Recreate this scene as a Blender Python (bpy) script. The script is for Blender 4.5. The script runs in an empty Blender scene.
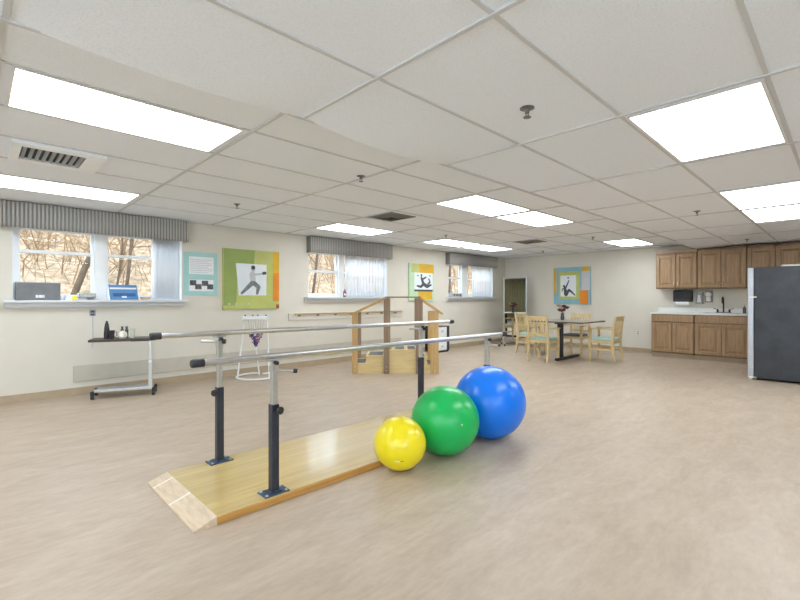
import bpy, bmesh, math, random
from mathutils import Vector, Matrix, noise
random.seed(7)
C = bpy.context.scene.collection
PI = math.pi

# ------------------------------------------------------------------ materials
def srgb(r, g, b):
    f = lambda v: (v/255/12.92) if v/255 <= .04045 else ((v/255+.055)/1.055)**2.4
    return (f(r), f(g), f(b))

def mat(name, col, rough=.5, metal=0., var=0., scale=8., bump=0., bscale=60., stretch=None, coat=0., col2=None, spec=.5, alpha=None):
    m = bpy.data.materials.new(name); m.use_nodes = True
    nt = m.node_tree; N = nt.nodes; L = nt.links
    b = N['Principled BSDF']
    b.inputs['Roughness'].default_value = rough
    b.inputs['Metallic'].default_value = metal
    b.inputs['Specular IOR Level'].default_value = spec
    if coat: b.inputs['Coat Weight'].default_value = coat; b.inputs['Coat Roughness'].default_value = .12
    b.inputs['Base Color'].default_value = (*col, 1)
    tc = N.new('ShaderNodeTexCoord'); mp = N.new('ShaderNodeMapping')
    L.new(tc.outputs['Object'], mp.inputs['Vector'])
    if stretch: mp.inputs['Scale'].default_value = stretch
    if var or col2:
        n = N.new('ShaderNodeTexNoise'); n.inputs['Scale'].default_value = scale; n.inputs['Detail'].default_value = 5
        L.new(mp.outputs['Vector'], n.inputs['Vector'])
        r = N.new('ShaderNodeValToRGB'); L.new(n.outputs['Fac'], r.inputs['Fac'])
        c1 = tuple(c*(1-var) for c in col); c2 = col2 or tuple(min(1, c*(1+var)) for c in col)
        r.color_ramp.elements[0].color = (*c1, 1); r.color_ramp.elements[0].position = .35
        r.color_ramp.elements[1].color = (*c2, 1); r.color_ramp.elements[1].position = .65
        L.new(r.outputs['Color'], b.inputs['Base Color'])
    if bump:
        n2 = N.new('ShaderNodeTexNoise'); n2.inputs['Scale'].default_value = bscale; n2.inputs['Detail'].default_value = 4
        L.new(mp.outputs['Vector'], n2.inputs['Vector'])
        bp = N.new('ShaderNodeBump'); bp.inputs['Strength'].default_value = bump; bp.inputs['Distance'].default_value = .01
        L.new(n2.outputs['Fac'], bp.inputs['Height']); L.new(bp.outputs['Normal'], b.inputs['Normal'])
    return m

def emit_mat(name, col, strength):
    m = bpy.data.materials.new(name); m.use_nodes = True
    b = m.node_tree.nodes['Principled BSDF']
    b.inputs['Base Color'].default_value = (.8, .8, .8, 1)
    b.inputs['Emission Color'].default_value = (*col, 1); b.inputs['Emission Strength'].default_value = strength
    return m

def glass_mat():
    m = bpy.data.materials.new('window_glass'); m.use_nodes = True
    nt = m.node_tree; N = nt.nodes; L = nt.links
    N.remove(N['Principled BSDF'])
    t = N.new('ShaderNodeBsdfTransparent'); t.inputs['Color'].default_value = (.97, .985, .98, 1)
    g = N.new('ShaderNodeBsdfGlossy'); g.inputs['Roughness'].default_value = .02
    lw = N.new('ShaderNodeLayerWeight'); lw.inputs['Blend'].default_value = .5
    f0 = N.new('ShaderNodeMath'); f0.operation = 'POWER'; f0.inputs[1].default_value = 5; L.new(lw.outputs['Facing'], f0.inputs[0])
    f = N.new('ShaderNodeMath'); f.operation = 'MULTIPLY_ADD'; f.inputs[1].default_value = .35; f.inputs[2].default_value = .01; L.new(f0.outputs[0], f.inputs[0])
    x = N.new('ShaderNodeMixShader')
    L.new(f.outputs[0], x.inputs[0]); L.new(t.outputs[0], x.inputs[1]); L.new(g.outputs[0], x.inputs[2])
    L.new(x.outputs[0], N['Material Output'].inputs['Surface'])
    return m

def floor_mat():
    m = bpy.data.materials.new('vinyl_floor'); m.use_nodes = True
    nt = m.node_tree; N = nt.nodes; L = nt.links; b = N['Principled BSDF']
    b.inputs['Roughness'].default_value = .42
    b.inputs['Specular IOR Level'].default_value = .35
    tc = N.new('ShaderNodeTexCoord')
    mp = N.new('ShaderNodeMapping'); mp.inputs['Scale'].default_value = (1, 3, 1); mp.inputs['Rotation'].default_value = (0, 0, PI/2)
    L.new(tc.outputs['Object'], mp.inputs['Vector'])
    def nz(sc, det, vec, dist=0):
        n = N.new('ShaderNodeTexNoise'); n.inputs['Scale'].default_value = sc; n.inputs['Detail'].default_value = det
        n.inputs['Roughness'].default_value = .62; n.inputs['Distortion'].default_value = dist
        L.new(vec, n.inputs['Vector']); return n
    n1 = nz(2.2, 8, mp.outputs['Vector'], .6); n2 = nz(9, 6, mp.outputs['Vector'])
    r1 = N.new('ShaderNodeValToRGB'); L.new(n1.outputs['Fac'], r1.inputs['Fac'])
    e = r1.color_ramp.elements
    e[0].position = .3; e[0].color = (*FLOOR_A, 1); e[1].position = .7; e[1].color = (*FLOOR_B, 1)
    r2 = N.new('ShaderNodeValToRGB'); L.new(n2.outputs['Fac'], r2.inputs['Fac'])
    r2.color_ramp.elements[0].position = .35; r2.color_ramp.elements[0].color = (.92, .92, .92, 1)
    r2.color_ramp.elements[1].position = .65; r2.color_ramp.elements[1].color = (1.04, 1.04, 1.04, 1)
    mx = N.new('ShaderNodeMix'); mx.data_type = 'RGBA'; mx.blend_type = 'MULTIPLY'; mx.inputs['Factor'].default_value = 1
    L.new(r1.outputs['Color'], mx.inputs['A']); L.new(r2.outputs['Color'], mx.inputs['B'])
    L.new(mx.outputs['Result'], b.inputs['Base Color'])
    return m

def tile_mat():
    m = mat('ceiling_tile', TILE, .9, spec=.2)
    nt = m.node_tree; N = nt.nodes; L = nt.links; b = N['Principled BSDF']
    mp = [n for n in N if n.bl_idname == 'ShaderNodeMapping'][0]
    v = N.new('ShaderNodeTexNoise'); v.inputs['Scale'].default_value = 110; v.inputs['Detail'].default_value = 5; v.inputs['Roughness'].default_value = .7
    L.new(mp.outputs['Vector'], v.inputs['Vector'])
    r = N.new('ShaderNodeValToRGB'); L.new(v.outputs['Fac'], r.inputs['Fac'])
    r.color_ramp.elements[0].position = .34; r.color_ramp.elements[0].color = (*[c*.9 for c in TILE], 1)
    r.color_ramp.elements[1].position = .5; r.color_ramp.elements[1].color = (*TILE, 1)
    L.new(r.outputs['Color'], b.inputs['Base Color'])
    bp = N.new('ShaderNodeBump'); bp.inputs['Strength'].default_value = .35; bp.inputs['Distance'].default_value = .004
    L.new(v.outputs['Fac'], bp.inputs['Height']); L.new(bp.outputs['Normal'], b.inputs['Normal'])
    return m

def stripe_mat(name, c1, c2, scale, axis='X', rough=.85, lo=.45, hi=.55):
    m = mat(name, c1, rough)
    nt = m.node_tree; N = nt.nodes; L = nt.links; b = N['Principled BSDF']
    mp = [n for n in N if n.bl_idname == 'ShaderNodeMapping'][0]
    w = N.new('ShaderNodeTexWave'); w.bands_direction = axis; w.inputs['Scale'].default_value = scale
    w.inputs['Distortion'].default_value = .6; w.inputs['Detail'].default_value = 2; w.inputs['Detail Scale'].default_value = 2
    L.new(mp.outputs['Vector'], w.inputs['Vector'])
    r = N.new('ShaderNodeValToRGB'); L.new(w.outputs['Fac'], r.inputs['Fac'])
    r.color_ramp.elements[0].position = lo; r.color_ramp.elements[0].color = (*c1, 1)
    r.color_ramp.elements[1].position = hi; r.color_ramp.elements[1].color = (*c2, 1)
    L.new(r.outputs['Color'], b.inputs['Base Color'])
    return m

def patch_mat(name, cols, scale, rough=.7, kind='VOR'):
    m = mat(name, cols[0], rough)
    nt = m.node_tree; N = nt.nodes; L = nt.links; b = N['Principled BSDF']
    mp = [n for n in N if n.bl_idname == 'ShaderNodeMapping'][0]
    if kind == 'VOR':
        v = N.new('ShaderNodeTexVoronoi'); v.inputs['Scale'].default_value = scale
        L.new(mp.outputs['Vector'], v.inputs['Vector'])
        s = N.new('ShaderNodeSeparateColor'); L.new(v.outputs['Color'], s.inputs[0]); out = s.outputs[0]
    else:
        v = N.new('ShaderNodeTexNoise'); v.inputs['Scale'].default_value = scale; v.inputs['Detail'].default_value = 9
        v.inputs['Roughness'].default_value = .75
        L.new(mp.outputs['Vector'], v.inputs['Vector']); out = v.outputs['Fac']
    r = N.new('ShaderNodeValToRGB'); L.new(out, r.inputs['Fac'])
    e = r.color_ramp.elements
    if kind == 'VOR': r.color_ramp.interpolation = 'CONSTANT'
    lo, hi = (0, 1) if kind == 'VOR' else (.3, .7)
    n = len(cols)
    while len(e) < n: e.new(.5)
    for i, c in enumerate(cols):
        e[i].position = lo + (hi-lo)*i/(n if kind == 'VOR' else n-1); e[i].color = (*c, 1)
    L.new(r.outputs['Color'], b.inputs['Base Color'])
    return m

def wood(name, c, v=.25, stretch=(6, 6, .6), rough=.45, scale=6, coat=0.):
    return mat(name, c, rough, var=v, scale=scale, stretch=stretch, coat=coat)

FLOOR_A = srgb(175, 157, 138); FLOOR_B = srgb(193, 177, 158)
TILE = srgb(235, 239, 245)
M = {}
M['floor'] = floor_mat()
M['tile'] = tile_mat()
M['tbar'] = mat('ceiling_grid_paint', srgb(200, 200, 200), .6)
M['wall'] = mat('cream_wall_paint', srgb(219, 214, 202), .75, var=.025, scale=2, bump=.08, bscale=150, spec=.3)
M['base'] = mat('tan_vinyl_baseboard', srgb(176, 158, 132), .55, var=.05)
M['guard'] = mat('grey_wall_guard', srgb(196, 190, 176), .5, var=.03)
M['white'] = mat('white_paint', srgb(236, 238, 240), .4, var=.02)
M['sillpaint'] = mat('sill_paint', srgb(214, 216, 219), .4, var=.02)
M['glass'] = glass_mat()
M['diff'] = emit_mat('light_diffuser', (.885, .95, 1), 8.2)
M['lframe'] = mat('light_frame_white', srgb(225, 225, 225), .5, var=.02)
M['valance'] = stripe_mat('grey_striped_fabric', srgb(132, 130, 128), srgb(178, 176, 172), 8.0, 'X', .9)
M['blind'] = mat('white_blind_slat', srgb(246, 247, 248), .5, var=.01)
_nt = M['blind'].node_tree; _p = _nt.nodes['Principled BSDF']; _t = _nt.nodes.new('ShaderNodeBsdfTranslucent'); _t.inputs[0].default_value = (.97, .98, 1, 1)
_x = _nt.nodes.new('ShaderNodeMixShader'); _x.inputs[0].default_value = .7
_nt.links.new(_p.outputs[0], _x.inputs[1]); _nt.links.new(_t.outputs[0], _x.inputs[2]); _nt.links.new(_x.outputs[0], _nt.nodes['Material Output'].inputs['Surface'])
M['chrome'] = mat('brushed_aluminium', srgb(205, 206, 208), .3, 1., var=.05, scale=30)
M['steel'] = mat('pale_steel', srgb(196, 196, 192), .38, .85, var=.05, scale=20)
M['black'] = mat('black_plastic', srgb(38, 38, 42), .45, var=.15)
M['gunmetal'] = mat('blue_black_painted_steel', srgb(56, 60, 70), .4, .35, var=.15, scale=12)
M['plate'] = mat('blue_grey_plate', srgb(70, 88, 112), .4, .4, var=.15, scale=20)
M['ply'] = wood('varnished_plywood', srgb(200, 174, 118), .09, (.7, 9, 9), .22, 3, coat=.6)
M['plyedge'] = wood('plywood_edge', srgb(192, 140, 72), .2, (.8, 3, 30), .5, 4)
M['rampw'] = wood('worn_ramp_wood', srgb(205, 184, 156), .12, (12, 1.5, 6), .55, 5)
M['tape'] = mat('white_tape', srgb(235, 232, 225), .6, var=.03)
M['stairply'] = wood('pale_stair_plywood', srgb(218, 194, 140), .08, (1, 1, 7), .5, 3)
M['post'] = wood('brown_stair_post', srgb(140, 116, 92), .15, (9, 9, .8), .5, 4)
M['postlight'] = wood('tan_stair_post', srgb(192, 156, 100), .12, (9, 9, .8), .5, 4)
M['grit'] = mat('grey_grip_tread', srgb(112, 112, 112), .9, var=.2, scale=80)
M['yellow'] = mat('yellow_ball_vinyl', srgb(244, 222, 20), .3, var=.02, scale=3, coat=.25)
M['green'] = mat('green_ball_vinyl', srgb(14, 180, 88), .32, var=.03, scale=3, coat=.12)
M['blue'] = mat('blue_ball_vinyl', srgb(0, 120, 238), .32, var=.03, scale=3, coat=.12)
M['cab'] = wood('oak_cabinet', srgb(160, 130, 96), .14, (7, 7, .7), .4, 5)
M['cabmid'] = wood('oak_frame_gap_shade', srgb(132, 102, 74), .14, (7, 7, .7), .45, 5)  # frame oak darkened so the gaps around the doors look shaded
M['cabdark'] = mat('cabinet_shadow_gap', srgb(112, 84, 60), .6, var=.1)
M['counter'] = mat('white_laminate', srgb(232, 232, 228), .3, var=.02, scale=30)
M['nickel'] = mat('satin_nickel', srgb(215, 213, 208), .25, 1., var=.04)
M['bronze'] = mat('dark_bronze', srgb(66, 58, 52), .3, .8, var=.1)
M['fridgeside'] = mat('black_fridge_side', srgb(50, 53, 58), .36, .1, var=.25, scale=5, bump=.35, bscale=9)
M['fridgedoor'] = mat('stainless_door', srgb(188, 190, 196), .35, .75, var=.04, scale=20)
M['chair'] = wood('blond_chair_wood', srgb(212, 188, 140), .12, (8, 8, 1.2), .4, 5)
M['aqua'] = mat('aqua_vinyl', srgb(168, 204, 200), .5, var=.05)
M['slate'] = mat('slate_vinyl', srgb(84, 92, 108), .5, var=.06)
M['tabletop'] = mat('grey_laminate', srgb(176, 168, 156), .3, var=.06, scale=20)
M['tedge'] = mat('dark_table_edge', srgb(92, 78, 66), .5, var=.1)
M['teal'] = mat('teal_poster_board', srgb(168, 212, 210), .7, var=.03)
M['paper'] = mat('white_paper', srgb(238, 240, 242), .8, var=.02)
M['greytext'] = mat('grey_print', srgb(190, 196, 202), .8, var=.05)
M['photo'] = mat('dark_photo_print', srgb(88, 92, 98), .6, var=.5, scale=40)
M['artgreen'] = mat('leaf_green_canvas', srgb(150, 168, 98), .8, var=.05, scale=6)
M['artlime'] = mat('lime_canvas', srgb(188, 194, 112), .8, var=.05, scale=6)
M['artpale'] = mat('pale_lime_canvas', srgb(190, 192, 120), .8, var=.06, scale=5)
M['artyellow'] = mat('golden_canvas', srgb(216, 172, 52), .8, var=.06, scale=6)
M['artorange'] = mat('orange_canvas', srgb(224, 140, 48), .8, var=.06, scale=6)
M['artblue'] = mat('sky_blue_canvas', srgb(136, 180, 196), .8, var=.05, scale=6)
M['artgrey'] = mat('pale_grey_canvas', srgb(196, 198, 200), .8, var=.03)
M['artmint'] = mat('mint_canvas', srgb(190, 216, 180), .8, var=.05)
M['photobg'] = mat('photo_background', srgb(226, 232, 236), .7, var=.03, scale=4)
M['figdark'] = mat('dark_figure_print', srgb(70, 73, 78), .7, var=.2, scale=20)
M['figgrey'] = mat('grey_figure_print', srgb(124, 130, 134), .7, var=.15, scale=20)
M['figlight'] = mat('light_figure_print', srgb(186, 192, 196), .7, var=.08, scale=20)
M['mirror'] = mat('mirror_silver', (.9, .92, .9), .015, 1., var=.01)
M['greybox'] = mat('grey_file_box', srgb(120, 122, 126), .6, var=.08, scale=10)
M['bluebox'] = mat('blue_tray', srgb(88, 138, 186), .5, var=.05)
M['bluedark'] = mat('deep_blue_label', srgb(52, 92, 150), .5, var=.05)
M['darkgreen'] = mat('dark_green_bottle', srgb(48, 56, 48), .3, var=.1)
M['darkbrown'] = mat('dark_brown_wood', srgb(62, 48, 40), .4, var=.2, scale=14, stretch=(1, 8, 8))
M['ceramic'] = mat('white_ceramic', srgb(225, 222, 210), .2, var=.06, scale=16)
M['tint'] = mat('pale_green_plastic', srgb(196, 206, 190), .2, var=.03)
M['redplastic'] = mat('red_bottle', srgb(130, 50, 48), .4, var=.05)
M['clear'] = mat('clear_grey_plastic', srgb(190, 194, 198), .2, var=.12, scale=30)
M['pouch'] = patch_mat('multicolour_beads', [srgb(82, 70, 150), srgb(150, 92, 72), srgb(225, 225, 230), srgb(60, 60, 100), srgb(170, 160, 190)], 30)
M['leaf'] = patch_mat('leaf_litter', [srgb(46, 34, 26), srgb(112, 90, 68), srgb(148, 127, 102), srgb(166, 148, 124)], 5.5, .9, 'NOISE')
M['bark'] = mat('grey_brown_bark', srgb(74, 60, 46), .9, var=.25, scale=14)
M['twig'] = mat('dry_twigs', srgb(112, 86, 58), .9, var=.3, scale=6)
M['flower'] = mat('dark_red_petals', srgb(84, 44, 60), .7, var=.3, scale=30)
M['flowerpale'] = mat('pale_pink_petals', srgb(186, 150, 150), .7, var=.2, scale=30)
M['stem'] = mat('dark_stem', srgb(60, 72, 50), .7, var=.2)
M['vase'] = mat('smoky_glass_vase', srgb(72, 80, 86), .15, var=.1)
M['pewter'] = mat('dark_vent_metal', srgb(120, 118, 114), .5, .3, var=.1)
M['ventdark'] = mat('vent_cavity', srgb(52, 50, 48), .8, var=.1)
M['sensor'] = mat('sprinkler_metal', srgb(112, 110, 108), .4, .6, var=.1)
M['dispgrey'] = mat('grey_dispenser', srgb(150, 156, 162), .35, var=.05)
M['offwhite'] = mat('offwhite_plastic', srgb(226, 224, 216), .45, var=.02)

# ------------------------------------------------------------------ mesh helpers
class MB:
    def __init__(s): s.bm = bmesh.new()
    def _m(s, verts, mtx):
        if mtx is not None: bmesh.ops.transform(s.bm, matrix=mtx, verts=verts)
    def box(s, x0, y0, z0, x1, y1, z1, bev=0., mtx=None):
        r = bmesh.ops.create_cube(s.bm, size=1)['verts']
        for v in r: v.co = Vector((x0 if v.co.x < 0 else x1, y0 if v.co.y < 0 else y1, z0 if v.co.z < 0 else z1))
        if bev:
            es = list({e for v in r for e in v.link_edges})
            q = bmesh.ops.bevel(s.bm, geom=es, offset=bev, segments=2, affect='EDGES', profile=.5)
            r = list({v for f in q['faces'] for v in f.verts} | {v for v in r if v.is_valid})
        s._m(r, mtx); return s
    def tube(s, pts, r, n=12, caps=True, closed=False):
        pts = [Vector(p) for p in pts]; rr = r if isinstance(r, (list, tuple)) else [r]*len(pts)
        rings = []; up = None
        for i, p in enumerate(pts):
            a = pts[i-1] if (i or closed) else p; b = pts[(i+1) % len(pts)] if (i < len(pts)-1 or closed) else p
            d = (b-a).normalized()
            if up is None:
                up = Vector((0, 0, 1)) if abs(d.z) < .9 else Vector((1, 0, 0))
            u = d.cross(up).normalized(); w = u.cross(d).normalized(); up = w
            rings.append([s.bm.verts.new(p + rr[i]*(math.cos(2*PI*k/n)*u + math.sin(2*PI*k/n)*w)) for k in range(n)])
        m = len(rings)
        for i in range(m if closed else m-1):
            A, B = rings[i], rings[(i+1) % m]
            for k in range(n): s.bm.faces.new((A[k], A[(k+1) % n], B[(k+1) % n], B[k]))
        if caps and not closed: s.bm.faces.new(rings[0][::-1]); s.bm.faces.new(rings[-1])
        return s
    def sweep(s, pts, w, d, axis=(1, 0, 0)):
        """rectangular bar along pts; w along axis, d across"""
        ax = Vector(axis).normalized(); pts = [Vector(p) for p in pts]; rings = []
        ww = w if isinstance(w, (list, tuple)) else [w]*len(pts); dd = d if isinstance(d, (list, tuple)) else [d]*len(pts)
        for i, p in enumerate(pts):
            t = (pts[min(i+1, len(pts)-1)] - pts[max(i-1, 0)]).normalized(); nrm = t.cross(ax).normalized()
            a, b = ax*ww[i]/2, nrm*dd[i]/2
            rings.append([s.bm.verts.new(p+q) for q in (a+b, a-b, -a-b, -a+b)])
        for A, B in zip(rings, rings[1:]):
            for k in range(4): s.bm.faces.new((A[k], A[(k+1) % 4], B[(k+1) % 4], B[k]))
        s.bm.faces.new(rings[0][::-1]); s.bm.faces.new(rings[-1]); return s
    def lathe(s, prof, n=24, mtx=None, at=(0, 0, 0)):
        vs = []; rings = []
        for r, z in prof:
            if r < 1e-6: v = [s.bm.verts.new((at[0], at[1], at[2]+z))]
            else: v = [s.bm.verts.new((at[0]+r*math.cos(2*PI*k/n), at[1]+r*math.sin(2*PI*k/n), at[2]+z)) for k in range(n)]
            rings.append(v); vs += v
        for A, B in zip(rings, rings[1:]):
            if len(A) == 1 and len(B) == 1: continue
            for k in range(n):
                if len(A) == 1: s.bm.faces.new((A[0], B[(k+1) % n], B[k]))
                elif len(B) == 1: s.bm.faces.new((A[k], A[(k+1) % n], B[0]))
                else: s.bm.faces.new((A[k], A[(k+1) % n], B[(k+1) % n], B[k]))
        for R, rev in ((rings[0], True), (rings[-1], False)):
            if len(R) > 1: s.bm.faces.new(R[::-1] if rev else R)
        s._m(vs, mtx); return s
    def sphere(s, c, r, sc=(1, 1, 1), u=20, v=12):
        q = bmesh.ops.create_uvsphere(s.bm, u_segments=u, v_segments=v, radius=r)['verts']
        for p in q: p.co = Vector((p.co.x*sc[0]+c[0], p.co.y*sc[1]+c[1], p.co.z*sc[2]+c[2]))
        return s
    def prism(s, poly, y0, y1):
        """polygon in local x,z extruded along y"""
        A = [s.bm.verts.new((x, y0, z)) for x, z in poly]; B = [s.bm.verts.new((x, y1, z)) for x, z in poly]
        n = len(poly)
        s.bm.faces.new(A); s.bm.faces.new(B[::-1])
        for k in range(n): s.bm.faces.new((A[k], B[k], B[(k+1) % n], A[(k+1) % n]))
        return s
    def prism_y(s, poly, x0, x1):
        """polygon in y,z extruded along x"""
        A = [s.bm.verts.new((x0, y, z)) for y, z in poly]; B = [s.bm.verts.new((x1, y, z)) for y, z in poly]
        n = len(poly); s.bm.faces.new(A); s.bm.faces.new(B[::-1])
        for k in range(n): s.bm.faces.new((A[k], B[k], B[(k+1) % n], A[(k+1) % n]))
        return s
    def build(s, name, m, parent=None, smooth=False, loc=None, rz=0, label=None):
        bmesh.ops.recalc_face_normals(s.bm, faces=s.bm.faces)
        me = bpy.data.meshes.new(name); s.bm.to_mesh(me); s.bm.free()
        me.materials.append(m)
        if smooth:
            for p in me.polygons: p.use_smooth = True
            try: me.set_sharp_from_angle(angle=math.radians(40))
            except Exception: pass
        o = bpy.data.objects.new(name, me); C.objects.link(o)
        if parent: o.parent = parent
        if loc is not None: o.location = loc; o.rotation_euler.z = rz
        if label: o['label'] = label
        return o

def thing(name, label, cat, loc=(0, 0, 0), rz=0, group=None):
    o = bpy.data.objects.new(name, None); C.objects.link(o); o.empty_display_size = .1
    o.location = loc; o.rotation_euler = (0, 0, rz); return tag(o, label, cat, group)
def tag(o, label, cat, group=None, kind=None):
    o['label'] = label; o['category'] = cat
    if group: o['group'] = group
    if kind: o['kind'] = kind
    return o
def struct(name, mb, m, parent=None, label=None):
    o = mb.build(name, m, parent)
    if not parent: o['kind'] = 'structure'
    if label: o['label'] = label
    return o
def copy_tree(o, parent=None):
    c = o.copy(); C.objects.link(c)
    if parent: c.parent = parent
    for ch in list(o.children): copy_tree(ch, c)
    return c
RB = -PI/2   # faces of things on the back wall: local x = -Y, local y = +X

# ------------------------------------------------------------------ room shell
T, P, GX, GY = .656, 1.303, .085, .27
ZN, ZF, YW, XW = 2.335, 2.435, 7.05, 11.19
X0, Y0 = -3.89, -3.666
YS = GY + 3*T     # edge of the lower ceiling
struct('floor', MB().box(X0, Y0, -.1, XW, YW, 0), M['floor'])

def sag(x, y):
    """sagging of the tiles along the edge of the lower ceiling"""
    if y < GY + 2*T: return 0
    k = math.floor((x-GX)/P); f = (x-GX)/P - k; g = ((y-(GY+2*T))/T)**1.6
    d = {0: .034, 1: .046, 2: -.002, 3: -.003}.get(k, 0)
    if k >= 7: return .032*min(1, (x-(GX+7*P))/.5)*g
    return d*math.sin(PI*f)**.8*g
mb = MB(); bm = mb.bm
def ceil_sheet(y0, y1, z, sagged):
    nx = 184; xs = [X0+(XW-X0)*i/nx for i in range(nx+1)]
    if sagged: ys = [y0, GY+2*T] + [GY+2*T+T*j/6 for j in range(1, 7)]
    else: ys = [y0, y1]
    if not sagged: xs = [X0, XW]
    V = [[bm.verts.new((x, y, z-(sag(x, y) if sagged else 0))) for y in ys] for x in xs]
    for i in range(len(xs)-1):
        for j in range(len(ys)-1): bm.faces.new((V[i][j], V[i][j+1], V[i+1][j+1], V[i+1][j]))
    return V
Vn = ceil_sheet(Y0, YS, ZN, True)
for A, B in zip(Vn, Vn[1:]):
    p, q = A[-1], B[-1]
    a = bm.verts.new((p.co.x, YS, ZF+.02)); b = bm.verts.new((q.co.x, YS, ZF+.02)); bm.faces.new((p, q, b, a))
ceil_sheet(YS, YW, ZF, False)
mb.box(X0-.2, Y0-.2, ZF+.12, XW+.2, YW+.25, ZF+.3)  # unseen roof slab, added to keep the sun out of the room
ceiling = struct('ceiling', mb, M['tile'])
mb = MB()
k = -3
while GX+P*k < XW:
    x = GX+P*k; k += 1
    if x < X0: continue
    mb.box(x-.010, Y0, ZN-.0105, x+.010, YS-.02, ZN); mb.box(x-.010, YS, ZF-.0105, x+.010, YW, ZF)
for j in range(-5, 10):
    y = GY+T*j
    if j == 3: continue
    z = ZN if j < 3 else ZF
    mb.box(X0, y-.010, z-.006, XW, y+.010, z)
mb.box(X0, YW-.022, ZF-.012, XW, YW, ZF); mb.box(XW-.022, YS, ZF-.012, XW, YW, ZF)
mb.box(X0, YS-.01, ZN-.011, XW, YS+.012, ZN+.03)
struct('ceiling_grid', mb, M['tbar'], ceiling)

# left wall with three window openings
WIN = [(.33, 2.26, 1.245, 2.21), (4.47, 6.48, 1.292, 2.21), (8.566, 10.568, 1.297, 2.21)]
mb = MB(); px_ = X0
for a, b, z0, z1 in WIN:
    mb.box(px_, YW, 0, a, YW+.22, ZF+.1); mb.box(a, YW, 0, b, YW+.22, z0-.02); mb.box(a, YW, z1, b, YW+.22, ZF+.1); px_ = b
mb.box(px_, YW, 0, XW+.2, YW+.22, ZF+.1)
struct('wall_left', mb, M['wall'])
struct('wall_back', MB().box(XW, Y0, 0, XW+.2, YW, ZF+.1), M['wall'])
def wall_with_added_window(name, a, b, w0, w1, horizontal):
    m = MB()
    def q(p, r, z0, z1):
        if horizontal: m.box(p, Y0-.2, z0, r, Y0, z1)
        else: m.box(X0-.2, p, z0, X0, r, z1)
    q(a, w0, 0, ZF+.1); q(w1, b, 0, ZF+.1); q(w0, w1, 0, .75); q(w0, w1, 2.2, ZF+.1)
    struct(name, m, M['wall'])
    m = MB(); n = 4
    for k in range(n+1):
        x = w0+(w1-w0)*k/n
        if horizontal: m.box(max(w0, x-.03), Y0-.12, .75, min(w1, x+.03), Y0-.06, 2.2)
        else: m.box(X0-.12, max(w0, x-.03), .75, X0-.06, min(w1, x+.03), 2.2)
    if horizontal: m.box(w0, Y0-.12, .75, w1, Y0-.06, .81); m.box(w0, Y0-.12, 2.14, w1, Y0-.06, 2.2)
    else: m.box(X0-.12, w0, .75, X0-.06, w1, .81); m.box(X0-.12, w0, 2.14, X0-.06, w1, 2.2)
    w = struct('window_4' if horizontal else 'window_5', m, M['white'])  # windows out of view, added to let in light that lifts the ceiling
    m = MB()
    if horizontal: m.box(w0, Y0-.092, .78, w1, Y0-.088, 2.17)
    else: m.box(X0-.092, w0, .78, X0-.088, w1, 2.17)
    m.build('window_pane', M['glass'], w)
wall_with_added_window('wall_right', X0, XW+.2, -3.2, 1.4, True)
wall_with_added_window('wall_front', Y0-.2, YW+.22, -2.6, 2.6, False)
struct('baseboard_left', MB().box(X0, YW-.012, 0, XW, YW, .1), M['base'])
struct('baseboard_back', MB().box(XW-.012, 3.02, 0, XW, YW-.012, .1), M['base'])
struct('trim_1', MB().box(.925, YW-.018, .175, 6.9, YW, .385, .004), M['guard'], label='wide grey wall guard strip low on the left wall')
# olive curtain on the unseen right wall (seen in the mirror)
o = thing('wall_curtain', 'olive green curtain hanging on the wall behind the camera, seen in the mirror', 'curtain', (2.6, Y0+.1, .05))
m = MB(); bm = m.bm; cols = []
for i in range(200):
    x = 3.2*i/199; y = .05*math.sin(2*PI*x/.16); cols.append([bm.verts.new((x, y, 0)), bm.verts.new((x, y*.8, 2.2))])
for A, B in zip(cols, cols[1:]): bm.faces.new((A[0], B[0], B[1], A[1]))
q_ = m.build('curtain_cloth', mat('olive_cloth', srgb(128, 124, 96), .9, var=.08), o, True); q_.modifiers.new('t', 'SOLIDIFY').thickness = .004
MB().tube([(-.05, 0, 2.22), (3.25, 0, 2.22)], .014, 10).build('curtain_rod', M['pewter'], o, True)
# windows
def window(n, X, mull, meet, leaf):
    a, b, z0, z1 = X
    y = YW+.1
    mb = MB()
    mb.box(a, y, z0, a+.045, y+.11, z1); mb.box(b-.045, y, z0, b, y+.11, z1)
    mb.box(a+.045, y, z1-.045, b-.045, y+.11, z1); mb.box(a+.045, y, z0-.01, b-.045, y+.11, z0+.035)
    mb.box(mull[0], y-.01, z0+.001, mull[1], y+.1, z1-.001)
    w = struct('window_%d' % n, mb, M['white'])
    for (p, q) in ((a+.046, mull[0]-.001), (mull[1]+.001, b-.046)):
        m2 = MB(); f = .035
        for zz0, zz1, yy in ((z0+.035, meet+.02, y+.03), (meet-.02, z1-.045, y+.06)):
            m2.box(p, yy, zz0, p+f, yy+.028, zz1); m2.box(q-f, yy, zz0, q, yy+.028, zz1)
            m2.box(p+f, yy, zz0, q-f, yy+.028, zz0+f); m2.box(p+f, yy, zz1-f, q-f, yy+.028, zz1)
        sa = m2.build('sash', M['white'], w)
        m3 = MB()
        m3.box(p+.02, y+.04, z0+.05, q-.02, y+.046, meet); m3.box(p+.02, y+.07, meet, q-.02, y+.076, z1-.06)
        m3.build('window_pane', M['glass'], sa)
    # casing lining the reveal
    m4 = MB()
    m4.box(a, YW-.004, z0, a+.008, y, z1); m4.box(b-.008, YW-.004, z0, b, y, z1); m4.build('reveal', M['white'], w)
    m5 = MB(); m5.box(a-.085, YW-.115, z0-.032, b+.045, y, z0, .006)
    m5.box(a-.075, YW-.055, z0-.09, b+.035, YW, z0-.032, .004)
    m5.build('window_sill', M['sillpaint'], w)
    return w
window(1, WIN[0], (1.175, 1.30), 1.86, 0)
window(2, WIN[1], (5.25, 5.37), 1.79, 0)
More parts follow.
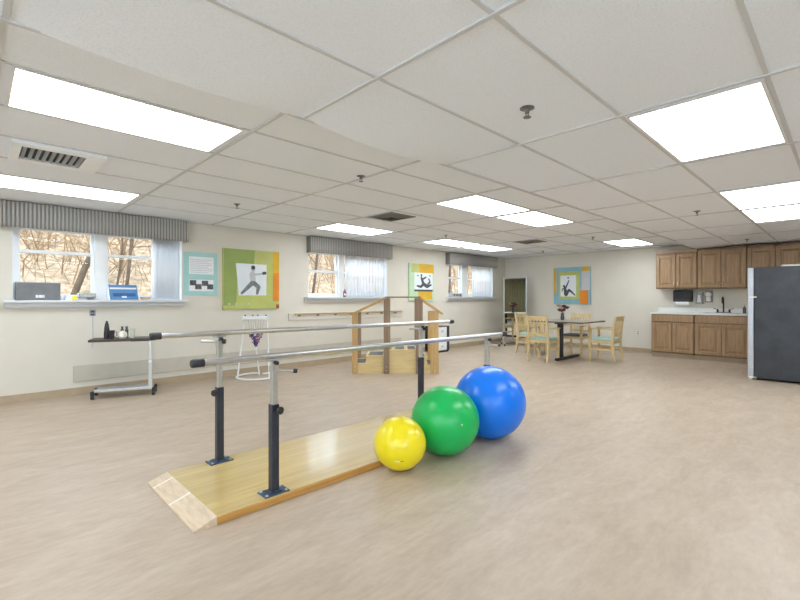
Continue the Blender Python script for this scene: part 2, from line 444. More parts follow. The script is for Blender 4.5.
window(3, WIN[2], (9.25, 9.50), 1.79, 0)

# ------------------------------------------------------------------ valances and blinds
def valance(x0, x1, z0, z1, label):
    t = thing('valance', label, 'valance', (x0, YW-.14, z0), 0, 'pleated grey valances over the windows')
    w = x1-x0; h = z1-z0; m = MB(); bm = m.bm
    n = int(w/.008); pts = []
    for i in range(n+1): pts.append((w*i/n, .006*math.sin(2*PI*w*i/n/.04)))
    cols = []
    for i, (x, y) in enumerate(pts):
        f = .006*math.sin(x*3)
        cols.append([bm.verts.new((x, y*s_, z)) for z, s_ in ((0, 1.2), (h*.5, 1), (h-.02, .7), (h, .1))])
    for A, B in zip(cols, cols[1:]):
        for k in range(3): bm.faces.new((A[k], B[k], B[k+1], A[k+1]))
    for xx, cc in ((0, cols[0]), (w, cols[-1])):
        bk = [bm.verts.new((xx, .138, v.co.z)) for v in cc]
        for k in range(3): bm.faces.new((cc[k], cc[k+1], bk[k+1], bk[k]))
    f = m.build('fabric_skirt', M['valance'], t, True)
    sl = f.modifiers.new('thick', 'SOLIDIFY'); sl.thickness = .006
    MB().box(.004, .004, h-.02, w-.004, .139, h-.002).build('valance_board', M['white'], t)
    return t
valance(.235, 2.31, 2.115, 2.425, 'long grey striped pleated valance above the window with the boxes on its sill')
valance(4.44, 6.516, 2.115, 2.42, 'grey pleated valance above the middle window with the drawn blinds')
valance(8.47, 10.592, 2.113, 2.40, 'grey pleated valance above the far window near the corner')

def blind(x0, x1, z0, z1, n, ang, label):
    t = thing('vertical_blind', label, 'blind', (x0, YW+.045, z0), 0, 'white vertical blinds in the windows')
    w = x1-x0
    MB().box(-.02, -.02, z1-z0-.03, w+.02, .03, z1-z0, .003).build('head_rail', M['white'], t)
    for i in range(n):
        x = w*(i+.5)/n; a = ang + random.uniform(-.08, .08); l = .043
        dx, dy = l*math.cos(a), l*math.sin(a); m = MB()
        cs = []
        for q in range(5):
            s_ = -1+q/2; bow = .006*(1-s_*s_)
            cs.append((x+dx*s_+bow*math.sin(a), dy*s_-bow*math.cos(a)))
        bm = m.bm; A = [bm.verts.new((p, q, .012)) for p, q in cs]; B = [bm.verts.new((p, q, z1-z0-.03)) for p, q in cs]
        for k in range(4): bm.faces.new((A[k], A[k+1], B[k+1], B[k]))
        o = m.build('blind_slat', M['blind'], t, True)
        sl = o.modifiers.new('thick', 'SOLIDIFY'); sl.thickness = .0014
    return t
blind(1.88, 2.19, 1.262, 2.2, 9, math.radians(-20), 'narrow stack of white vertical blinds at the right of the window beside the teal poster')
blind(5.36, 6.42, 1.30, 2.2, 13, math.radians(8), 'wide white vertical blinds across the right half of the middle window')
blind(9.62, 10.53, 1.305, 2.2, 11, math.radians(4), 'white vertical blinds across the right half of the farthest window')

# ------------------------------------------------------------------ ceiling fixtures
def ceil_light(i, j, low, label, group=None):
    x, y = GX+P*i, GY+T*j; z = ZN if low else ZF
    t = thing('ceiling_light', label, 'ceiling light', (x, y, z), 0, group)
    m = MB(); a, b = P, T; g = .048; h = .012; f = .018
    m.box(g, h, -.009, a-g, h+f, 0); m.box(g, b-h-f, -.009, a-g, b-h, 0)
    m.box(g, h+f, -.009, g+f, b-h-f, 0); m.box(a-g-f, h+f, -.009, a-g, b-h-f, 0)
    m.build('light_frame', M['lframe'], t)
    MB().box(g+f, h+f, -.006, a-g-f, b-h-f, -.001).build('diffuser', M['diff'], t)
    return t
ceil_light(0, 4, False, 'long rectangular ceiling light at upper left, nearest the camera on the window side')
ceil_light(0, 8, False, 'ceiling light just in front of the long striped valance, left edge')
ceil_light(2, 0, True, 'largest ceiling light at upper right, alone in the low ceiling')
ceil_light(4, 0, True, 'nearer of the two joined ceiling lights at the right edge')
ceil_light(5, 0, True, 'farther of the two joined ceiling lights at the right edge, toward the cabinets')
ceil_light(3, 4, False, 'nearer of the two joined ceiling lights in the middle of the ceiling')
ceil_light(4, 4, False, 'farther of the two joined ceiling lights in the middle of the ceiling')
ceil_light(3, 8, False, 'ceiling light directly in front of the middle window valance')
ceil_light(5, 8, False, 'left one of the two joined ceiling lights in front of the far valance')
ceil_light(6, 8, False, 'right one of the two joined ceiling lights in front of the far valance')
ceil_light(7, 4, False, 'small distant ceiling light above the dining table, near the back wall')
for i, j in ((-2, 0), (-2, 4), (1, -4), (4, -4), (7, -3), (-2, -4), (-2, 8)):  # unseen fixtures added to brighten the room
    ceil_light(i, j, j < 3, 'added ceiling light out of view behind and right of the camera, brightening the room', 'added ceiling lights outside the view')

def vent(x0, y0, x1, y1, z, label, off=(0, 0, 1, 1)):
    t = thing('ceiling_vent', label, 'vent', (x0, y0, z), 0)
    w, d = x1-x0, y1-y0; m = MB()
    ix0, iy0, ix1, iy1 = w*off[0], d*off[1], w*off[2], d*off[3]
    m.box(0, 0, -.022, w, iy0, 0, .004); m.box(0, iy1, -.022, w, d, 0, .004); m.box(0, iy0, -.022, ix0, iy1, 0); m.box(ix1, iy0, -.022, w, iy1, 0)
    m.build('vent_frame', M['white'], t)
    MB().box(ix0, iy0, -.003, ix1, iy1, -.001).build('vent_backing', M['ventdark'], t)
    n = 9
    for k in range(n):
        x = ix0+(ix1-ix0)*(k+.5)/n
        R = Matrix.Translation((x, 0, -.012)) @ Matrix.Rotation(math.radians(48), 4, 'Y')
        MB().box(-.013, iy0, -.0015, .013, iy1, .0015, mtx=R).build('vent_slat', M['dispgrey'], t)
    return t
vent(.2, 4.25, .79, 4.83, ZF, 'square white ceiling vent with open slats between the two left ceiling lights', (.1, .16, .78, .84))
def cone_vent(x, y, label):
    t = thing('ceiling_vent', label, 'vent', (x, y, ZF))
    m = MB(); m.box(-.25, -.25, -.008, .25, -.21, 0); m.box(-.25, .21, -.008, .25, .25, 0); m.box(-.25, -.21, -.008, -.21, .21, 0); m.box(.21, -.21, -.008, .25, .21, 0)
    m.build('vent_frame', M['pewter'], t)
    MB().box(-.21, -.21, -.002, .21, .21, 0).build('vent_backing', M['ventdark'], t)
    for s_ in (.17, .12, .07):
        m = MB(); z = -.02-.06*(.19-s_)
        for q in range(4):
            R = Matrix.Rotation(q*PI/2, 4, 'Z')
            vs = [m.bm.verts.new(R @ Vector(p)) for p in ((-s_-.03, -s_-.03, -.002), (s_+.03, -s_-.03, -.002), (s_, -s_, z), (-s_, -s_, z))]
            m.bm.faces.new(vs)
        o = m.build('vent_cone', M['pewter'], t); md = o.modifiers.new('t', 'SOLIDIFY'); md.thickness = .002
    return t
cone_vent(4.27, 4.56, 'dark square ceiling vent near the light before the middle window')
cone_vent(8.2, 4.57, 'dark square ceiling vent far off, before the picture over the table')

def sprinkler(x, y, z, label):
    t = thing('sprinkler_head', label, 'sprinkler', (x, y, z), 0, 'sprinkler heads in the ceiling')
    MB().lathe([(.04, 0), (.04, -.004), (.018, -.01), (.012, -.02), (.012, -.03)], 20).build('escutcheon', M['sensor'], t, True)
    for s_ in (-1, 1): MB().tube([(.01*s_, 0, -.02), (.014*s_, 0, -.04), (.004*s_, 0, -.052)], .003, 6).build('frame_arm', M['sensor'], t)
    MB().lathe([(0, -.05), (.02, -.05), (.022, -.054), (0, -.055)], 16).build('deflector', M['sensor'], t)
for x, y, z, l in ((2.216, 1.254, ZN, 'largest sprinkler head, in the near ceiling tile left of the big right light'),
                   (6.326, 1.289, ZN, 'sprinkler head on the low ceiling left of the joined lights at right'),
                   (9.97, 1.272, ZN, 'sprinkler head on the low ceiling just in front of the wall cabinets'),
                   (2.642, 3.242, ZF, 'sprinkler head on the grid bar between the left light and middle lights'),
                   (2.331, 5.279, ZF, 'sprinkler head above the green and orange picture'),
                   (6.24, 5.183, ZF, 'sprinkler head before the two joined lights at the far valance'),
                   (10.08, 5.272, ZF, 'farthest sprinkler head, before the corner with the mirror'),
                   (8.45, 3.396, ZF, 'sprinkler head beside the small distant light over the table')):
    sprinkler(x, y, z, l)

# ------------------------------------------------------------------ parallel bars
t = thing('parallel_bars', 'pair of silver walking rails on black posts with a wooden platform', 'parallel bars', (0, 0, 0))
PX0, PX1, PY0, PY1, PH = .975, 4.2, 2.465, 3.345, .05
plat = MB().box(PX0, PY0, .0, PX1, PY1, PH, .002).build('platform', M['ply'], t)
MB().box(PX0, PY0-.004, .004, PX1, PY0, PH-.006).build('platform_edge', M['plyedge'], plat)
for sgn, xa, xb in ((1, PX0-.125, PX0), (-1, PX1+.125, PX1)):
    m = MB(); m.prism([(xa, 0), (xb, 0), (xb, PH), (xa, .01)], PY0, PY1)
    rp = m.build('ramp', M['rampw'], t)
    if sgn == 1:
        m = MB()
        for yy in (PY0+.42, PY1-.13):
            for q in range(1):
                R = Matrix.Translation((xa, yy, .0105)) @ Matrix.Rotation(-math.atan2(.04, .125), 4, 'Y')
                m.box(.0, -.007, 0, .13, .007, .0012, mtx=R)
        m.build('tape_strip', M['tape'], rp)
def rail(y, x0, z0, x1, z1):
    f = lambda x: z0+(z1-z0)*(x-x0)/(x1-x0)
    r = MB().tube([(x0+.03, y, f(x0+.03)), (x1-.03, y, f(x1-.03))], .0195, 20).build('handrail', M['chrome'], t, True)
    for a, b in ((x0, x0+.068), (x1-.068, x1)):
        MB().tube([(a, y, f(a)), (a+.006, y, f(a)), (b, y, f(b))], [.02, .0245, .0245], 20).build('end_cap', M['black'], r, True)
    return f
fz = rail(3.29, .85, 1.012, 4.085, .992)
nz_ = rail(2.525, .855, .909, 4.005, .895)
def upright(x, y, zsplit, ztop, knob, lever, plain=False):
    p = MB().box(x-.025, y-.025, PH+.008, x+.025, y+.025, zsplit, .004).build('upright', M['gunmetal'], t)
    m = MB(); m.box(x-.085, y-.055, PH, x+.085, y+.055, PH+.008, .003); m.box(x-.04, y-.035, PH+.008, x+.04, y+.035, PH+.016, .003)
    m.build('base_plate', M['plate'], p)
    for a in (-.065, .065):
        for b in (-.038, .038): MB().lathe([(0, .014), (.008, .013), (.01, .008), (.01, .007)][::-1], 10, at=(x+a, y+b, PH)).build('plate_screw', M['steel'], p, True)
    
    MB().box(x-.018, y-.018, zsplit-.02, x+.018, y+.018, ztop-.075, .003).build('inner_post', M['steel'], p)
    m = MB(); m.box(x-.023, y-.021, ztop-.1, x+.023, y+.021, ztop-.06, .003); m.box(x-.008, y-.012, ztop-.06, x+.008, y+.012, ztop-.02)
    m.box(x-.045, y-.016, ztop-.03, x+.045, y+.016, ztop-.018, .003)
    m.build('saddle_bracket', M['steel'], p)
    kd = Vector(knob).normalized(); c = Vector((x, y, zsplit-.035)); 
    m = MB(); m.tube([c+kd*.02, c+kd*.04], .009, 12); m.tube([c+kd*.04, c+kd*.044, c+kd*.062, c+kd*.066], [.02, .024, .024, .02], 20)
    m.build('knob', M['black'], p, True)
    ld = Vector(lever).normalized(); c = Vector((x, y, ztop-(.062 if plain else .085)))
    MB().tube([c+ld*.015, c+ld*.13], .011 if plain else .0085, 10).build('lever', M['steel'], p, True)
    if plain: MB().tube([c-ld*.02, c-ld*.045], .018, 14).build('lever_knob', M['black'], p, True)
    else: MB().tube([c+ld*.12, c+ld*.145], .0135, 12).build('lever_tip', M['black'], p, True)
    d2 = ld.cross(Vector((0, 0, 1))); c = Vector((x, y, ztop-.04))
    MB().tube([c-Vector((0, .02, 0)), c-Vector((0, .045, 0))], .013, 12).build('clamp_bolt', M['black'], p, True)
upright(1.318, 3.29, .605, fz(1.3), (-.75, -.4, 0), (-.72, .55, .02), True)
upright(3.53, 3.29, .62, fz(3.53), (-.75, -.4, 0), (-.72, .55, .02), True)
upright(1.352, 2.525, .605, nz_(1.35), (.3, -.95, 0), (.9, -.45, -.12))
upright(3.68, 2.525, .605, nz_(3.68), (.72, -.6, 0), (.9, -.45, -.12))

# ------------------------------------------------------------------ exercise balls
def ball(x, y, r, m, label, plug):
    t = thing('exercise_ball', label, 'exercise ball', (x, y, 0))
    MB().sphere((0, 0, r), r, u=72, v=40).build('ball_shell', m, t, True)
    d = Vector(plug).normalized(); c = Vector((0, 0, r))+d*(r-.001)
    MB().tube([c, c+d*.003, c+d*.004], [.008, .008, .005], 14).build('valve_plug', M['offwhite'], t, True)
    return t
YB = ball(2.268, 2.325, .193, M['yellow'], 'small yellow exercise ball resting against the platform edge, nearest the camera', (.8, .6, .1))
ball(2.757, 2.300, .276, M['green'], 'medium green exercise ball between the yellow and the blue one', (-.38, -.92, .12))
ball(3.372, 2.288, .324, M['blue'], 'largest exercise ball, blue, at the right end of the row', (.8, .5, .4))
def printed(parent, r, a0, a1, e0, e1, m):
    mb = MB(); bm = mb.bm; V = []
    for i in range(9):
        a = a0+(a1-a0)*i/8; V.append([bm.verts.new(((r+.0008)*math.cos(e)*math.cos(a), (r+.0008)*math.cos(e)*math.sin(a), r+(r+.0008)*math.sin(e))) for e in (e0, e1)])
    for A, B in zip(V, V[1:]): bm.faces.new((A[0], B[0], B[1], A[1]))
    mb.build('printed_mark', m, parent, True)
aC = math.atan2(-2.32, -2.27)
printed(YB, .193, aC-.19, aC+.0, -.38, -.345, M['tape'])
printed(YB, .193, aC+.02, aC+.15, -.375, -.35, M['redplastic'])

# ------------------------------------------------------------------ training stairs (placed at 45 degrees to the walls)
SR = .798-PI/2
t = thing('training_stairs', 'small wooden practice stairs with tall side posts and sloping handrails', 'training stairs', (.698*7.37+.716*(396-400)/437*7.37, .716*7.37-.698*(396-400)/437*7.37, 0), SR)
D = .62
steps = [(-.72, -.50, .17, 'L'), (-.50, -.20, .30, 'L'), (-.20, .36, .40, 'P'), (.36, .52, .28, 'R'), (.52, .66, .15, 'R')]
for x0, x1, h, k in steps:
    m = MB(); m.box(x0, .0, .0, x1, .02, h-.02); m.box(x0, D-.02, 0, x1, D, h-.02)
    rz = (x0, x0+.018) if k != 'R' else (x1-.018, x1)
    m.box(rz[0], .02, 0, rz[1], D-.02, h-.02)
    b = m.build('step_box' if k != 'P' else 'platform_box', M['stairply'], t)
    MB().box(x0-.012 if k != 'R' else x0, -.012, h-.02, x1+(.012 if k == 'R' else 0), D+.012, h, .003).build('tread', M['stairply'], b)
    m = MB()
    if k == 'P':
        for a, c in ((x0+.02, x0+.12), (x0+.18, x0+.34), (x0+.40, x0+.53)): m.box(a, .05, h, c, D-.05, h+.002)
    else: m.box(x0+.03, .06, h, x1-.03, D-.06, h+.002)
    m.build('grip_strip', M['grit'], b)
# frame moulding on the platform's front
m = MB(); m.box(-.17, -.006, .03, .35, 0, .045); m.box(-.17, -.006, .34, .35, 0, .355); m.box(-.17, -.006, .03, -.155, 0, .355); m.box(.335, -.006, .03, .35, 0, .355)
m.box(-.72, -.008, 0, .66, 0, .03)
m.build('front_moulding', M['stairply'], t)
def spost(x0, x1, y0, h, m): 
    p = MB().box(x0, y0, 0, x1, y0+.04, h, .003).build('post', m, t)
    for z in (.06, .12): MB().tube([((x0+x1)/2, y0-.004, z), ((x0+x1)/2, y0+.001, z)], .008, 10).build('post_bolt', M['steel'], p, True)
for y in (-.04-.012, D+.012):
    fr = y < 0
    spost(-.735, -.645, y, 1.02 if True else 1, M['postlight'] if fr else M['post'])
    spost(-.205, -.11, y, 1.27, M['post']); spost(.335, .45, y, 1.27, M['post']); spost(.58, .715, y, 1.03, M['postlight'])
    m = MB(); w = .09; yy = y+.02
    m.sweep([(-.77, yy, .985), (-.155, yy, 1.285)], w, .03, (0, 1, 0)).build('handrail', M['postlight'], t)
    m = MB(); m.sweep([(-.17, yy, 1.285), (.42, yy, 1.285)], w, .024, (0, 1, 0)).build('handrail', M['post'], t)
    m = MB(); m.sweep([(.40, yy, 1.28), (.785, yy, 1.005)], w, .03, (0, 1, 0)).build('handrail', M['postlight'], t)

# ------------------------------------------------------------------ coat rail on the left wall
t = thing('coat_rail', 'long cream wall rail with a row of pegs under the middle window', 'coat rail', (4.054, YW, .865))
MB().box(0, -.018, 0, 2.852, 0, .135, .004).build('rail_board', M['wall'], t)
MB().box(.12, -.055, .105, 2.852, -.018, .122, .003).build('rail_lip', M['postlight'], t)
for k in range(7):
    x = .2+.405*k
    MB().tube([(x, -.015, .085), (x, -.06, .08), (x, -.075, .09), (x, -.08, .092)], [.01, .008, .017, .012], 12).build('peg', M['pewter'], t, True)

# ------------------------------------------------------------------ white activity stand
t = thing('activity_stand', 'white tubular stand with a ring base in front of the wall', 'stand', (3.255, 6.63, 0), SR)
R_ = .31; ring = []
for k in range(48):
    a = PI/2 + math.radians(18) + (2*PI-math.radians(36))*k/47; ring.append((R_*math.cos(a), R_*math.sin(a), .018))
ring = [(-.03, R_-.1, .018)] + ring + [(.03, R_-.1, .018)]
MB().tube(ring, .0145, 10).build('ring_base', M['white'], t, True)
for s_ in (-1, 1): MB().tube([(s_*.25, -.17, .02), (s_*.18, -.05, .93)], .0125, 10).build('leg', M['white'], t, True)
MB().tube([(-.03, R_-.1, .02), (-.05, .06, .6), (-.04, -.03, .93)], .0115, 10).build('leg', M['white'], t, True)
MB().box(-.205, -.10, .925, .205, -.01, .985, .01).build('top_bar', M['white'], t)
for x in (-.17, -.05, .03, .16): MB().lathe([(.012, 0), (.012, .02), (0, .024)], 10, at=(x, -.05, .985)).build('peg', M['plate'], t, True)
for k in range(7): x = -.12+.04*k; MB().tube([(x, -.05, .93), (x*.8, -.05, .71)], .0025, 5).build('hanging_cord', M['dispgrey'], t)
tp = thing('beaded_pouch', 'multicoloured purple and brown beaded cone hanging in the white stand', 'pouch', (3.27+.716*(-.02)+.698*-.05, 6.62-.698*-.02+.716*-.05, .49), SR)
m = MB(); m.lathe([(0, 0), (.02, .01), (.05, .1), (.1, .2), (.115, .235), (.10, .235), (0, .2)], 20, at=(0, 0, 0))
m.build('beaded_cone', M['pouch'], tp, True)
random.seed(3)
for k in range(26):
    z = random.uniform(.03, .22); r = .02+.4*z; a = random.uniform(0, 2*PI); MB().sphere((r*math.cos(a), r*math.sin(a), z), .013, u=8, v=6).build('bead', M['pouch'], tp, True)

# ------------------------------------------------------------------ overbed table by the left wall
OR = math.atan2(6.41-6.64, 1.70-1.06)
t = thing('overbed_table', 'narrow dark-topped rolling table on one chrome post by the left wall', 'table', (1.06, 6.60, 0), OR)
MB().box(-.04, -.04, .718, .70, .30, .75, .008).build('table_top', M['darkbrown'], t)
MB().box(.40, .06, .705, .64, .2, .725).build('top_bracket', M['black'], t)
MB().box(.605, .02, .10, .655, .06, .48, .004).build('post', M['steel'], t)
MB().box(.613, .027, .46, .647, .053, .71, .003).build('inner_post', M['chrome'], t)
MB().tube([(.63, .012, .44), (.63, -.005, .44)], .018, 14).build('knob', M['offwhite'], t, True)
m = MB(); m.box(0.02, -.015, .085, .66, .025, .12, .005); m.build('base_rail', M['chrome'], t)
MB().box(.02, .025, .09, .66, .27, .105, .003).build('base_plate', M['dispgrey'], t)
for x, y in ((.0, 0), (.67, 0), (.0, .25), (.67, .25)):
    m = MB(); m.tube([(x-.016, y, .032), (x+.016, y, .032)], .032, 16); m.box(x-.02, y-.02, .05, x+.02, y+.02, .1, .004)
    m.build('caster', M['black'], t, True)
def on_table(px, py): 
    c_, s_ = math.cos(OR), math.sin(OR); return (1.06+px*c_-py*s_, 6.60+px*s_+py*c_, .75)
o = thing('pepper_mill', 'tall black tapered bottle on the narrow rolling table', 'bottle', on_table(.14, .08))
MB().lathe([(0, 0), (.032, 0), (.034, .06), (.03, .12), (.024, .17), (.018, .2), (0, .205)][0:], 16).build('bottle_body', M['black'], o, True)
MB().lathe([(0, .2), (.012, .2), (.015, .215), (.008, .228), (0, .23)], 12).build('bottle_cap', M['black'], o, True)
o = thing('dark_cup', 'squat black cup beside the tall black bottle', 'cup', on_table(.205, .015))
MB().lathe([(0, 0), (.024, 0), (.034, .105), (.036, .11), (.032, .11), (.022, .01), (0, .01)], 18).build('cup_body', M['black'], o, True)
MB().tube([(.03, 0, .09), (.055, 0, .085), (.055, 0, .04), (.026, 0, .03)], .005, 8).build('cup_handle', M['black'], o, True)
o = thing('white_pot', 'round white pot on the narrow rolling table', 'pot', on_table(.32, .03))
MB().lathe([(0, 0), (.03, 0), (.05, .02), (.054, .045), (.046, .075), (.034, .088), (.03, .086), (.03, .08), (0, .08)], 22).build('pot_body', M['ceramic'], o, True)
MB().lathe([(0, .082), (.028, .082), (.02, .095), (.006, .1), (0, .104)], 16).build('pot_lid', M['ceramic'], o, True)
for dx, lab in ((.30, 'left one of two dark green bottles behind the white pot'), (.35, 'right one of two dark green bottles behind the white pot')):
    o = thing('green_bottle', lab, 'bottle', on_table(dx, .14))
    MB().lathe([(0, 0), (.019, 0), (.02, .10), (.012, .125), (.012, .13), (0, .13)], 14).build('bottle_body', M['darkgreen'], o, True)
    MB().lathe([(0, .13), (.014, .13), (.014, .15), (0, .152)], 12).build('bottle_cap', M['darkgreen'], o, True)
o = MB().lathe([(0, 0), (.026, 0), (.032, .12), (.03, .12), (.024, .006), (0, .006)], 18).build('tumbler', M['tint'], None, True, on_table(.42, .08))
tag(o, 'pale greenish tumbler right of the white pot on the rolling table', 'tumbler')

# jack with a cord above the table
o = thing('wall_jack', 'small grey wall jack with a thin cord under the left window', 'wall jack', (1.135, YW, 1.03))
m = MB(); m.box(-.035, -.008, 0, .035, 0, .085, .003); m.build('cover_plate', M['dispgrey'], o)
m = MB(); m.box(-.018, -.012, .012, .018, -.008, .03); m.box(-.018, -.012, .05, .018, -.008, .068); m.build('socket', M['black'], o)
MB().tube([(0, -.01, .02), (0, -.016, -.1), (.004, -.012, -.3), (-.01, -.02, -.42)], .003, 6).build('cord', M['dispgrey'], o)

# ------------------------------------------------------------------ things on the window sills
ZS = 1.245
o = thing('file_box', 'dark grey file box with a small white label on the left window sill', 'box', (.36, 6.99, ZS))
MB().box(0, 0, 0, .43, .13, .215, .006).build('box_body', M['greybox'], o)
MB().box(.185, -.003, .03, .27, 0, .065).build('box_label', M['paper'], o)
m = MB()
for k in range(9): m.box(.03+.045*k, -.004, .005, .033+.045*k, 0, .07)
m.build('box_rib', M['pewter'], o)
MB().box(-.004, -.004, .21, .434, .134, .222, .003).build('box_lid', M['dispgrey'], o)
for k, (x, y, z, w, d, h, rz, m_, lab) in enumerate(((.83, 6.98, ZS, .24, .17, .03, .0, 'paper', 'bottom ream of white papers on the left sill next to the grey box'),
                                          (.84, 6.99, ZS+.03, .12, .16, .03, .06, 'paper', 'small loose stack of papers next to the grey box'),)):
    o = MB(); 
    for q in range(4): o.box(random.uniform(0, .01), random.uniform(0, .01), h*q/4, w-random.uniform(0, .01), d, h*(q+1)/4-.001)
    tag(o.build('paper_stack', M[m_], None, False, (x, y, z), rz), lab, 'papers')
o = thing('paper_tray', 'light grey letter tray holding papers in front of the window mullion', 'tray', (.98, 6.97, ZS+.03))
m = MB(); m.box(0, 0, 0, .18, .2, .006); m.box(0, 0, 0, .006, .2, .06); m.box(.174, 0, 0, .18, .2, .06); m.box(0, .194, 0, .18, .2, .06); m.box(0, 0, 0, .18, .006, .055)
m.build('tray_shell', M['clear'], o); MB().box(.01, .01, .006, .17, .19, .062).build('paper_pile', M['paper'], o)
MB().box(.02, -.001, .062, .16, .18, .066).build('top_sheet', mat('lime_sheet', srgb(206, 216, 150), .8, var=.05), o)
o = MB().box(0, 0, 0, .05, .004, .05).build('sticky_note', mat('yellow_note', srgb(240, 226, 60), .8, var=.03), None, False, (.905, 6.972, ZS+.002)); tag(o, 'small yellow note leaning on the papers on the left sill', 'note')
o = thing('display_tray', 'blue slanted display box with white sides on the left sill', 'box', (1.31, 6.97, ZS))
m = MB()
for x0 in (0, .352): m.prism_y([(0, 0), (.16, 0), (.16, .215), (.12, .215)], x0, x0+.01)
m.build('tray_side', M['paper'], o)
m = MB(); m.prism_y([(.004, .004), (.158, .004), (.158, .211), (.118, .211)], .01, .352); m.build('tray_body', M['bluebox'], o)
sl_ = math.atan2(.207, .114)
m = MB(); R = Matrix.Translation((0, .004, .004)) @ Matrix.Rotation(sl_, 4, 'X')
m.box(.05, .05, .0, .32, .10, .004, mtx=R); m.build('printed_band', M['bluedark'], o)
m = MB(); m.box(.15, .03, .0, .21, .055, .005, mtx=R); m.box(.02, .165, 0, .34, .19, .005, mtx=R); m.build('printed_label', M['paper'], o)
o = thing('cream_dish', 'pale round dish on the left sill right of the blue box', 'dish', (1.56+.2, 7.02, ZS))
MB().lathe([(0, 0), (.05, 0), (.075, .04), (.07, .04), (.045, .006), (0, .006)], 22).build('dish_body', mat('tan_dish', srgb(214, 186, 146), .5, var=.1), o, True)
o = thing('spray_bottle', 'small dark red bottle on the middle window sill', 'bottle', (5.285, 7.0, 1.292))
MB().lathe([(0, 0), (.03, 0), (.032, .02), (.032, .1), (.016, .125), (.014, .13), (0, .13)], 16).build('bottle_body', M['redplastic'], o, True)
MB().box(-.033, -.034, .03, .033, -.02, .07, .004).build('bottle_label', M['paper'], o)
MB().lathe([(0, .13), (.014, .13), (.012, .155), (0, .157)], 12).build('bottle_cap', M['black'], o, True)
o = thing('cassette_radio', 'small grey plastic radio on the far window sill', 'radio', (8.62, 6.96, 1.297))
MB().box(0, 0, 0, .42, .13, .105, .012).build('radio_body', M['clear'], o)
m = MB(); m.tube([(.09, -.004, .05), (.09, .0, .05)], .035, 18); m.tube([(.33, -.004, .05), (.33, .0, .05)], .035, 18); m.box(.15, -.004, .03, .27, 0, .07); m.build('speaker_grille', M['photo'], o)
MB().tube([(.03, .06, .1), (.03, .06, .15), (.39, .06, .15), (.39, .06, .1)], .007, 8).build('radio_handle', M['dispgrey'], o)

# ------------------------------------------------------------------ pictures
_lay = [0]
def layer():
    _lay[0] = (_lay[0]+1) % 12; return .00007*_lay[0]
def limb(m, pts, w, y0, y1):
    """flat tapered print of a limb in the x,z plane"""
    for (a, b), (w0, w1) in zip(zip(pts, pts[1:]), zip(w, w[1:])):
        a = Vector(a); b = Vector(b); d = (b-a).normalized(); n = Vector((-d.y, d.x))
        m.prism([tuple(a+n*w0), tuple(b+n*w1), tuple(b-n*w1), tuple(a-n*w0)], y0-layer(), y1-.0003)
        for p, r in ((a, w0), (b, w1)): m.prism([(p.x+r*math.cos(2*PI*k/10), p.y+r*math.sin(2*PI*k/10)) for k in range(10)], y0-layer(), y1-.0003)
def disc(m, x, z, r, y0, y1, e=1): m.prism([(x+r*math.cos(2*PI*k/16), z+e*r*math.sin(2*PI*k/16)) for k in range(16)], y0-layer(), y1-.0003)

t = thing('notice_poster', 'pale teal notice board with a text sheet and four small photos', 'poster', (2.28, YW, 1.312))
MB().box(0, -.012, 0, .505, 0, .668, .002).build('poster_board', M['teal'], t)
s1 = MB().box(.075, -.015, .33, .445, -.012, .60).build('text_sheet', M['paper'], t)
m = MB()
for k in range(8): m.box(.10, -.0165, .355+.028*k, .42-(.06 if k % 3 == 0 else 0), -.015, .362+.028*k)
m.build('text_line', M['greytext'], s1)
s2 = MB().box(.075, -.015, .07, .445, -.012, .245).build('photo_sheet', M['paper'], t)
for x, z in ((.085, .155), (.165, .095), (.265, .15), (.345, .095)):
    MB().box(x, -.0175, z, x+.095, -.015, z+.08).build('photo', M['photo'], s2)

t = thing('canvas_picture', 'green and orange canvas picture of a lunging person above the white stand', 'picture', (2.868, YW, 1.09))
MB().box(0, -.04, 0, .99, 0, .99, .003).build('canvas', M['artlime'], t)
m = MB(); m.prism([(.005, .06), (.21, .06), (.235, .5), (.20, .74), (.52, .74), (.54, .985), (.005, .985)], -.0415, -.04); m.build('painted_block', M['artgreen'], t)
m = MB(); m.prism([(.54, .985), (.52, .74), (.76, .74), (.87, .8), (.87, .985)], -.0415, -.04); m.build('painted_block', M['artpale'], t)
MB().box(.87, -.0425, .13, .985, -.04, .985).build('painted_stripe', M['artorange'], t)
m = MB(); m.box(.87, -.0428, .62, .985, -.0425, .985); m.build('painted_stripe', M['artyellow'], t)
MB().box(.93, -.044, .003, .985, -.04, .07).build('corner_mark', mat('red_brown_mark', srgb(176, 80, 50), .8, var=.05), t)
m = MB()
for k in range(4): disc(m, .10+.11*k, .085, .018, -.0425, -.04)
m.build('small_print', M['figlight'], t)
ph = MB().prism([(.255, .225), (.745, .225), (.75, .755), (.21, .755)], -.043, -.04).build('photo_print', M['photobg'], t)
m = MB(); y0, y1 = -.0450, -.043
limb(m, [(.505, .66), (.50, .60)], (.022, .02), y0, y1); disc(m, .505, .665, .036, y0, y1, 1.15)
limb(m, [(.52, .58), (.60, .585), (.69, .60)], (.022, .018, .014), y0, y1)
m.build('figure_skin', M['figlight'], ph)
m = MB(); limb(m, [(.49, .58), (.50, .5), (.50, .445)], (.048, .05, .044), y0-.0009, y1); m.build('figure_shirt', M['artgrey'], ph)
m = MB(); limb(m, [(.485, .43), (.40, .35), (.305, .26)], (.04, .032, .02), y0-.0018, y1); limb(m, [(.52, .43), (.60, .37), (.575, .26)], (.04, .034, .022), y0-.0018, y1); m.build('figure_trousers', M['figgrey'], ph)
m = MB(); disc(m, .505, .695, .036, y0-.0009, y1); limb(m, [(.69, .605), (.72, .61)], (.026, .026), y0-.0009, y1); m.build('figure_hair', M['figdark'], ph)

